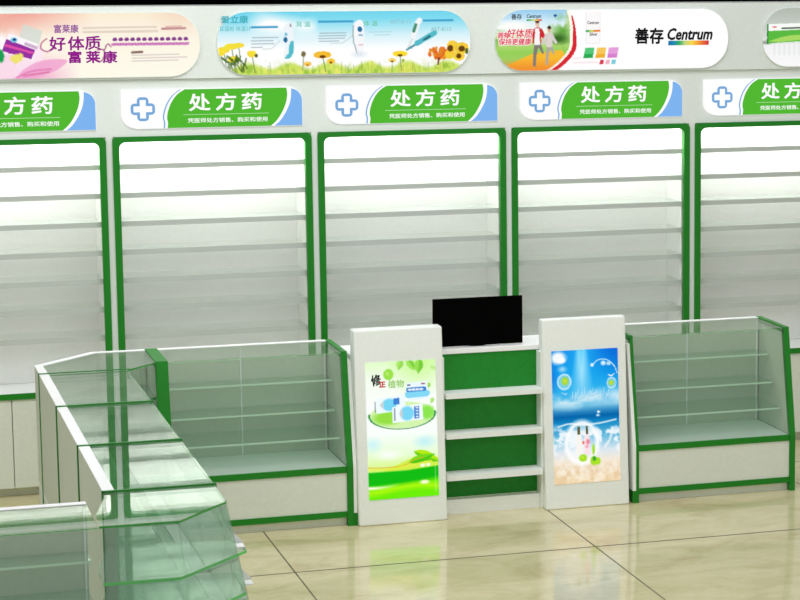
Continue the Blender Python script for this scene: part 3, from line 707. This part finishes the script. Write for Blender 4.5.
def corner_case(back, ft, fb, shelves, label, has_back=True, shelf_edge='edge', fronts=()):
    """plan points (x, depth): back path, front top path, front bottom path; loops run back then reversed front"""
    cx, cz = back[0]; done = []
    r = empty('corner_showcase', cx, cz)
    def P(pts): return [(x-cx, z-cz) for x, z in pts]
    B, T, F = P(back), P(ft), P(fb)
    def off(path, d):       # inner offset of back path
        out = []
        for i, p in enumerate(path):
            a_ = Vector(path[max(i-1, 0)]); b_ = Vector(path[min(i+1, len(path)-1)]); t = (b_-a_).normalized(); nn = Vector((t.y, -t.x))
            ctr = Vector((sum(q[0] for q in T)/len(T), sum(q[1] for q in T)/len(T)))
            if (ctr-Vector(p)).dot(nn) < 0: nn = -nn
            out.append((p[0]+nn.x*d, p[1]+nn.y*d))
        return out
    Bi = off(B, .032)
    if has_back: MB().prism(B+Bi[::-1], HD, HT, 'z').build('back_panel', M['caseback'], r)
    if has_back: MB().prism(B+off(B, .0315)[::-1], HT+.0002, HT+.0022, 'z').build('back_top_strip', M['white'], r)
    Bt = off(B, .0325 if has_back else .001)
    fe = lambda b, t: [1 if b <= i < b+t-1 else 0 for i in range(b+t)]
    MB().prism(Bt+T[::-1], HT-.006, HT, 'z', fe(len(Bt), len(T))).build('top_glass', GL, r)
    MB().prism(B+F[::-1], HD-.02, HD-.0005, 'z').build('deck', M['deck'], r)
    Fi = off(F, .003) if False else F
    MB().prism(B+F[::-1], .036, HD-.021, 'z').build('base_box', M['base'], r)
    def lerp(t): return [(a_[0]+(b_[0]-a_[0])*t, a_[1]+(b_[1]-a_[1])*t) for a_, b_ in zip(T, F)]
    for i in range(len(T)-1):
        a_, b_, c_, d_ = T[i], T[i+1], F[i], F[i+1]
        ctr = Vector(((B[0][0]+B[-1][0])/2-(a_[0]+b_[0])/2, (B[0][1]+B[-1][1])/2-(a_[1]+b_[1])/2, 0))
        if (Vector(a_)-Vector(b_)).length < .03: continue
        MB().slab((*a_, HT-.0065), (*b_, HT-.0065), (*c_, HD), (*d_, HD), ctr, .005).build('front_glass', GL, r)
        e = Vector((b_[0]-a_[0], b_[1]-a_[1])); 
        nr = Vector((-ctr.x, -ctr.y)).normalized()*.0035
        q = [c_, d_, (d_[0]+nr.x, d_[1]+nr.y), (c_[0]+nr.x, c_[1]+nr.y)]
        for z in (HD-BAR, .034): MB().prism(q, z, z+BAR, 'z').build('front_rail', M['green'], r)
    for h, dd in shelves:
        t = (HT-h)/(HT-HD)
        Q = lerp(t-dd)
        if len(fronts) > len(done): Q = P(fronts[len(done)])
        done.append(h)
        MB().prism(off(B, .034 if has_back else .003)+Q[::-1], h-.009, h, 'z', fe(len(B), len(Q))).build('glass_shelf', [M['shelfglass'], M[shelf_edge]], r)
    MB().prism(off(B, .01)+[(p[0]*.985, p[1]*.985) for p in (P([(x-(.02 if x > cx+.1 else 0), z) for x, z in fb])[::-1])], 0, .035, 'z').build('plinth', M['base'], r)
    tag(r, label, 'showcase', 'corner glass showcases')
    return r
far = corner_case([(.7215, 8.7515), (.7215, 8.951), (.950, 9.1895), (1.1515, 9.1895)],
            [(1.037, 8.7515), (1.037, 8.768), (1.1515, 8.885)][0:1]+[(1.037, 8.768), (1.09, 8.822), (1.1515, 8.885)],
            [(1.115, 8.7515), (1.115, 8.768), (1.125, 8.787), (1.1515, 8.806)],
            ((.532, .30), (.423, .25), (.330, .2)), 'corner glass showcase at the far end of the left row')
# glass end pane at the row side
MB().box(-.0045, .320, 0, .006, HT+.0025, HT+.006).box(-.0045, -.0008, 0, .006, 0, HT+.006).build('pane_edge', M['trim'], far)
near = corner_case([(.7205, 6.7590), (.7150, 6.700), (.6690, 6.500)],
            [(1.037, 6.7590), (1.035, 6.550), (.878, 6.360), (.6640, 6.365)],
            [(1.117, 6.7590), (1.115, 6.520), (.905, 6.280), (.6640, 6.285)],
            ((.512, .03), (.402, .03), (.312, .03)), 'corner glass showcase with a slanted glass front at the near end of the left row', shelf_edge='edgebright', has_back=False,
            fronts=([(1.085, 6.6950), (1.092, 6.575), (.874, 6.338), (.6690, 6.345)],))
# small white clips carrying the shelves at the right end
for dx, h in ((0, .512), (.022, .402)):
    q = lambda x, y, z: (x+dx-.7205, y-6.759, z)
    MB().loft([q(1.062, 6.655, h+.040), q(1.062, 6.655, h+.0015), q(1.098, 6.655, h+.0015)],
              [q(1.062, 6.659, h+.040), q(1.062, 6.659, h+.0015), q(1.098, 6.659, h+.0015)]).box(1.066+dx-.7205, 1.092+dx-.7205, 6.600-6.759, 6.645-6.759, h+.0003, h+.003).build('shelf_clip', M['white'], near)

# ------------------------------------------------------------------ checkout desk
dk = empty('checkout_counter', 1.89, 9.12)
def D(x0, x1, z0, z1, h0, h1, nm, m, **k):
    return MB().box(x0-1.89, x1-1.89, z0-9.12, z1-9.12, h0, h1).build(nm, m, dk, **k)
D(1.8905, 2.990, 8.896, 9.12, H(1.571), H(1.551), 'worktop', M['white'], bevel=.003)
D(2.215, 2.672, 8.902, 8.915, .058, H(1.572), 'back_board', M['greenpanel'])
for xa, xb in ((1.895, 2.214), (2.673, 2.985)):
    D(xa, xb, 8.91, 8.925, 0, H(1.572), 'front_board', M['stand'])
for xa, xb in ((2.2395, 2.247), (2.6365, 2.643)):
    D(xa, xb, 8.84, 8.901, 0, H(1.572)-.001, 'side_board', M['stand'])
for Y0, Y1 in ((1.714, 1.7325), (1.872, 1.8915), (2.036, 2.057)):
    D(2.2475, 2.636, 8.813, 8.901, H(Y1), H(Y0), 'shelf', M['stand'])
D(2.2475, 2.636, 8.860, 8.901, 0, .057, 'plinth', M['stand'])
for xa, xb in ((1.895, 1.91), (2.97, 2.985)):
    D(xa, xb, 8.926, 9.11, 0, H(1.572), 'end_board', M['stand'])
tag(dk, 'checkout counter with white worktop and green backed shelves between the two poster stands', 'counter')

# ------------------------------------------------------------------ poster stands
def stand(name, x0, x1, art, px0, px1, label, ztop, zbot, lab2=None):
    zb = 8.892
    r = empty(name, x0, zb)
    W = x1-x0; ht = H(1.4475)
    prof = [(0, 0), (0, ht), (ztop-zb, ht), (zbot-zb, 0)]
    body = MB().prism([(0, 0), (0, ht), (ztop-zb, ht), (zbot-zb, 0)], 0, W, 'x').build('stand_body', M['stand'], r, bevel=.006)
    hp = H(1.5725); hb = H(2.1005)
    sl = (zbot-ztop)/ht          # change of depth per height drop
    def yat(h): return zbot-zb+(ztop-zbot)*h/ht
    o = art.mesh('lit_poster', px1-px0, hp-hb, r, slope=lambda d: yat(hp-d)-.0022, x0=px0-x0)
    o.location = (0, 0, hp*S)
    # frame lip behind the poster
    tag(r, label, 'poster stand', 'lit poster stands')
    return r, yat, hp, hb, px0-x0, px1-px0
NXP, NYP = 132, 252
# green poster
a = Art(NXP, NYP); X, Y = a.X, a.Y
a.vgrad([(0, (226, 255, 200)), (.12, (244, 255, 238)), (.3, (252, 255, 252)), (.52, (250, 255, 252)), (.68, (232, 255, 214)), (.78, (220, 250, 140)), (1, (120, 250, 20))])
m = np.clip(1-np.hypot((X-.75)*1.0, (Y-.0)*1.6)*2.1, 0, 1); a.blend(m*.8, (196, 250, 130))
a.ell(.08, .60, .16, .07, (200, 244, 250), 1.4, .9); a.ell(.82, .60, .2, .06, (186, 240, 250), 1.4, .9)
a.ell(.3, .68, .25, .05, (255, 255, 255), 1.4, .9)
def leaf(x, y, l, w, rot, c1, c2):
    P = []
    for q in range(13): t = q/12; P.append((t*l, -w*math.sin(math.pi*t**.8)))
    for q in range(12, -1, -1): t = q/12; P.append((t*l, w*math.sin(math.pi*t**.8)))
    R_ = [(x+(u*math.cos(rot)-v*math.sin(rot)), y+(u*math.sin(rot)+v*math.cos(rot))/1.93) for u, v in P]
    a.polyg(R_, c1); n = len(R_)//2; a.polyg(R_[n:]+[R_[0]], c2, .8)
leaf(.52, -.01, .16, .05, 1.9, (150, 220, 90), (176, 236, 110)); leaf(.60, -.01, .20, .05, 1.0, (130, 212, 70), (170, 236, 100)); leaf(.78, -.01, .22, .06, 1.7, (120, 206, 60), (160, 230, 90))
leaf(.92, .17, .10, .03, 2.2, (150, 216, 80), (180, 236, 110)); leaf(.96, .28, .09, .03, 2.0, (170, 226, 110), (190, 240, 130)); leaf(.93, .05, .1, .03, .6, (190, 240, 140), (200, 244, 150))
a.ell(.33, .095, .07, .04, (140, 222, 50), .3); a.ell(.31, .088, .035, .018, (200, 246, 120), 1.2); a.ell(.33, .095, .1, .055, (200, 244, 150), 1.5, .4)
# dish ellipse with packs
a.ell(.51, .395, .47, .098, (214, 246, 176), .05, .6)
a.ell(.30, .41, .20, .05, (150, 226, 70), .6); a.ell(.86, .385, .11, .05, (140, 232, 80), .6)
a.ring(.51, .392, .47, .105, .045, (60, 150, 80), 1, y0=.375)
a.polyg([(.57, .165), (.88, .155), (.90, .285), (.60, .30)], (236, 250, 255)); a.line([(.60, .25), (.86, .245)], .05, (120, 214, 246), .9); a.line([(.60, .215), (.83, .213)], .033, (58, 128, 206))
a.polyg([(.14, .27), (.56, .245), (.56, .36), (.14, .375)], (240, 252, 255)); a.ell(.33, .315, .1, .045, (120, 216, 246), .3); a.polyg([(.39, .27), (.475, .268), (.475, .315), (.39, .318)], (64, 132, 214)); a.polyg([(.19, .315), (.25, .28), (.25, .35)], (200, 214, 216))
a.polyg([(.37, .335), (.80, .32), (.81, .435), (.37, .45)], (244, 253, 255)); a.ell(.58, .385, .10, .052, (124, 216, 248), .3); a.polyg([(.68, .338), (.755, .336), (.755, .425), (.68, .428)], (60, 126, 212)); a.polyg([(.46, .385), (.52, .345), (.52, .425)], (196, 210, 214))
a.line([(.13, .29), (.13, .365)], .005, (70, 84, 120)); a.line([(.40, .345), (.40, .432)], .005, (70, 84, 120))
for k in range(4): a.line([(.615+.055*k, .215), (.635+.055*k, .2148)], .018, (220, 236, 250)); a.line([(.705, .348+.022*k), (.73, .3475+.022*k)], .011, (220, 236, 250))
a.line([(.60, .18), (.63, .18)], .01, (80, 90, 140)); a.line([(.80, .175), (.84, .175)], .01, (160, 90, 90))
# waves
m = np.clip((Y-(.775+.02*np.sin((X-.1)*3.4)))*60, 0, 1)
def wave(y0, amp, ph, fr): return y0+amp*np.sin(X*fr+ph)
a.polyg([(.4, .76), (.68, .70), (.8, .69), (1, .72), (1, .82), (.5, .80), (.2, .80)], (210, 240, 60), .8)
leaf(.66, .665, .42, .07, .42, (180, 236, 20), (90, 204, 20)); leaf(.58, .745, .40, .055, -.25, (120, 220, 30), (70, 196, 20)); 
a.line(crom([(0, .765), (.25, .772), (.5, .765), (.68, .725), (.8, .715)]), .006, (220, 170, 40), .9); a.line(crom([(0, .78), (.3, .785), (.6, .765), (.9, .745)]), .014, (232, 240, 70), .8)
top = .795-.045*np.clip(X-.55, 0, 1)-.0; m = np.clip((Y-top)*80, 0, 1); a.blend(m, (20, 190, 20))
m2 = np.clip((Y-(top+.075+.02*(1-X)))*26, 0, 1); a.blend(m2, (110, 240, 10)); 
m3 = np.clip(1-abs(Y-(.935+.02*np.sin(X*4+2)))*26, 0, 1); a.blend(m3*.8, (190, 252, 20))
m4 = np.clip(1-abs(Y-(.915+.03*X-.05*X**2*3))*60, 0, 1)*np.clip(1-X*2.2, 0, 1); a.blend(m4*1.4, (255, 255, 230))
a.ell(.80, .895, .09, .02, (255, 255, 220), 1.1, 1.6); a.line([(.96, .78), (.96, .97)], .004, (220, 255, 200), .6)
a.ell(.78, .772, .035, .012, (250, 255, 240), .7); a.ell(.86, .77, .03, .012, (250, 255, 240), .7)
r1, yat, hp, hb, lx, pw = stand('poster_stand', 1.8905, 2.2375, a, 1.931, 2.206, 'pale poster stand with a lit green and white medicine poster, left of the counter', 8.828, 8.774)
def ptx(r, yat, hp, lx, pw, ph, body, fx, fy, size, col, bold, sx=1, rot=0, shear=0):
    h = hp-fy*ph
    o = text_mesh('lettering', body, lx+fx*pw, h, size, em(*col), r, yat(h)-.0042, bold=bold, sx=sx, rot=rot, shear=shear)
    return o
PH = hp-hb
ptx(r1, yat, hp, lx, pw, PH, '修', .15, .135, .046, (20, 30, 24), .0018, .85, .15)
ptx(r1, yat, hp, lx, pw, PH, '正', .235, .165, .026, (200, 40, 44), .0016, 1)
ptx(r1, yat, hp, lx, pw, PH, '植物', .43, .168, .032, (160, 208, 120), .0009, 1.0)
# beach poster
a = Art(NXP, NYP); X, Y = a.X, a.Y
a.vgrad([(0, (20, 130, 230)), (.18, (20, 160, 236)), (.32, (50, 178, 236)), (.42, (110, 190, 226)), (.47, (40, 130, 190)), (.50, (6, 100, 170)), (.55, (20, 140, 200)), (.66, (110, 190, 224)), (.76, (220, 232, 240)), (.84, (246, 234, 216)), (1, (242, 218, 178))])
m = np.clip(1-abs(X-(.45))/(.10+.30*Y), 0, 1)*np.clip(1-Y*2.4, 0, 1); a.blend(m*1.7, (250, 255, 255))
m = np.clip(1-abs(X-.45)*2.2, 0, 1)*np.clip(1-Y*2.2, 0, 1); a.blend(m*.7, (40, 190, 250))
m = np.clip((X-.55)*1.6, 0, 1)*np.clip(1-Y*4, 0, 1); a.blend(m*.9, (0, 90, 210)); m = np.clip((.12-X)*8, 0, 1)*np.clip(1-abs(Y-.2)*6, 0, 1); a.blend(m*.6, (20, 100, 220))
n = a.fbm(5, 12, 6); m = np.clip(1-abs(Y-.375-.02*np.sin(X*6))*14, 0, 1)*np.clip((n-.30)*4, 0, 1); a.blend(m*.85, (222, 242, 250))
n = a.fbm(4, 10, 16); a.blend(np.clip(1-abs(Y-.36)*11, 0, 1)*np.clip(X*1.4-.3, 0, 1)*.6, (200, 232, 248))
a.ell(.10, .055, .11, .045, (246, 250, 252), .7); a.ell(.15, .075, .06, .02, (255, 255, 255), .7); a.ell(.16, .14, .06, .022, (150, 214, 246), .9, .8)
def bubble(x, y, rx, ry, fruit):
    a.ell(x, y, rx, ry, (120, 210, 240), .2, .5); a.ring(x, y, rx, ry, .22, (226, 246, 255), .6); a.ell(*fruit, (176, 216, 40), .8); a.ell(fruit[0], fruit[1], fruit[2]*.5, fruit[3]*.5, (220, 236, 90), 1.1)
bubble(.185, .235, .095, .055, (.195, .23, .05, .03)); bubble(.895, .262, .065, .038, (.895, .262, .035, .02))
a.polyg([(.84, .195), (.90, .205), (.95, .19), (.91, .215), (.87, .21)], (240, 250, 255)); a.polyg([(.12, .31), (.2, .325), (.24, .318), (.2, .335)], (220, 240, 250), .8)
a.line(crom([(.62, .12), (.70, .085), (.82, .085), (.92, .12), (.99, .19)]), .008, (200, 236, 250), .9)
a.ell(.61, .12, .025, .013, (240, 250, 255), .8); a.ell(.78, .11, .035, .017, (220, 242, 252), .8); a.ell(.86, .115, .04, .014, (190, 226, 244), .8)
a.ell(.69, .475, .02, .01, (240, 250, 255), .8); a.ell(.68, .50, .025, .008, (200, 232, 246), .9)
# surf
for k in range(16):
    x = .30+.036*k; y = .345+.02*math.sin(k*2.3); a.line([(x, y+.02), (x+.012+.01*math.sin(k), y-.03-.012*math.sin(k*1.7))], .006, (206, 234, 248), .75)
    a.line([(x, y+.015), (x+.03, y+.01)], .005, (120, 160, 200), .4)
n = a.fbm(9, 16, 26, 5); n2 = a.fbm(14, 24, 46, 4)
m = np.clip((n-.44)*9, 0, 1)*np.clip((Y-.54)*12, 0, 1)*np.clip((.82-Y)*8, 0, 1); a.blend(m*.9, (248, 252, 255))
a.line(crom([(.08, .57), (.25, .552), (.45, .565), (.7, .56), (.95, .54)]), .012, (244, 250, 252), .8)
m = np.clip((n-.44)*7, 0, 1)*np.clip((Y-.70)*8, 0, 1)*np.clip((.86-Y)*9, 0, 1); a.blend(m*.8, (255, 252, 250))
m = np.clip((n2-.5)*8, 0, 1)*np.clip((Y-.82)*10, 0, 1); a.blend(m*.5, (255, 250, 236)); m = np.clip((.44-n2)*8, 0, 1)*np.clip((Y-.82)*10, 0, 1); a.blend(m*.5, (226, 190, 140))
# splash ring with bottles and limes
a.ell(.42, .72, .25, .15, (250, 253, 255), 1.1, .9); a.ring(.43, .70, .235, .15, .26, (255, 255, 255), .62)
a.line(crom([(.78, .74), (.86, .68), (.90, .60)]), .02, (244, 248, 250), .7)
for x, c in ((.385, (250, 246, 240)), (.505, (252, 228, 232))):
    a.polyg([(x-.042, .66), (x-.02, .635), (x+.02, .635), (x+.042, .66), (x+.042, .79), (x-.042, .79)], c); a.polyg([(x-.018, .575), (x+.018, .575), (x+.022, .636), (x-.022, .636)], (96, 92, 52))
a.ell(.45, .70, .016, .012, (236, 110, 80), .5); a.ell(.52, .695, .03, .02, (240, 140, 160), .7); a.ell(.50, .73, .03, .012, (246, 170, 190), .7)
for x, y, rx, ry in ((.44, .815, .06, .028), (.60, .84, .05, .035), (.66, .845, .045, .028), (.60, .755, .025, .04)): a.ell(x, y, rx, ry, (166, 226, 40), .35)
a.ell(.61, .825, .03, .018, (60, 170, 50), .6); a.ell(.43, .81, .03, .014, (206, 244, 90), 1.0)
r2, yat2, hp, hb, lx2, pw2 = stand('poster_stand', 2.6435, 2.990, a, 2.680, 2.954, 'pale poster stand with a lit blue beach poster, right of the counter', 8.850, 8.796)

# ------------------------------------------------------------------ monitor
mo = empty('computer_monitor', 2.409, 8.99, H(1.551)+.0004)
mb = MB(); w = .1805; h0, h1 = .004, .1925
mb.box(-w, w, -.062, -.047, h0, h1).build('screen_housing', M['blackframe'], mo, bevel=.002)
MB().box(-w+.008, w-.008, -.0632, -.0622, h0+.008, h1-.008).build('screen', M['black'], mo)
MB().box(-.02, .02, -.046, -.034, .006, .11).box(-.022, .022, -.046, -.01, .0, .006).build('stand_neck', M['blackframe'], mo)
MB().prism(arc(0, 0, .052, 0, 360, 24)[:-1], 0, .004, 'z').build('stand_foot', M['blackframe'], mo)
tag(mo, 'black flat computer monitor standing on the white counter top', 'monitor')

# ------------------------------------------------------------------ light
w = bpy.data.worlds.new('room_air'); scene.world = w; w.use_nodes = True
w.node_tree.nodes['Background'].inputs['Color'].default_value = (.97, .99, 1, 1)
w.node_tree.nodes['Background'].inputs['Strength'].default_value = .54
def area(name, loc, tgt, sx, sy, e, col=(1, 1, 1)):
    l = bpy.data.lights.new(name, 'AREA'); l.shape = 'RECTANGLE'; l.size = sx*S; l.size_y = sy*S; l.energy = e; l.color = col
    o = bpy.data.objects.new(name, l); COL.objects.link(o)
    o.location = tuple(c*S for c in loc); d = Vector(tgt)-Vector(loc); o.rotation_euler = d.to_track_quat('-Z', 'Y').to_euler()
    return o
area('ceiling_lamp', (1.8, 7.4, 3.4), (1.9, 8.0, 0), 3.6, 1.6, 125)
area('left_fill', (-2.2, 7.6, 2.8), (.7, 7.8, .3), 1.5, 2.5, 50)  # added fill from the left, brightens the backs of the row
area('front_fill', (2.0, 3.8, 3.0), (2.2, 9.6, .9), 4.0, 1.5, 40)  # added frontal fill from the camera side, no real fixture

# ------------------------------------------------------------------ camera (lens 107 mm with shift)
R = [[0.94140707, -0.00205295, -0.33726623], [-0.04753617, 0.98919174, -0.13870835], [0.33390573, 0.14661337, 0.93113451]]
def w2b(v): return Vector((v[0], v[2], -v[1]))
right = w2b(R[0]); up = -w2b(R[1]); fwd = w2b(R[2])
cd = bpy.data.cameras.new('camera'); cam = bpy.data.objects.new('camera', cd); COL.objects.link(cam)
Mx = Matrix.Identity(4)
for i in range(3): Mx[i][0] = right[i]; Mx[i][1] = up[i]; Mx[i][2] = -fwd[i]
Mx[0][3], Mx[1][3], Mx[2][3] = 0, 0, CAM_H*S
cam.matrix_world = Mx
cd.sensor_width = 36; cd.lens = 2382.7/800*36; cd.shift_x = -(668.775-400)/800; cd.shift_y = 0
cd.clip_end = 100
scene.camera = cam
scene.view_settings.view_transform = 'Standard'; scene.view_settings.look = 'None'
scene.view_settings.exposure = 0; scene.view_settings.gamma = 1
scene.cycles.transparent_max_bounces = 48; scene.cycles.max_bounces = 14; scene.cycles.glossy_bounces = 6
scene.cycles.diffuse_bounces = 5
scene.cycles.use_denoising = True; scene.cycles.caustics_reflective = False
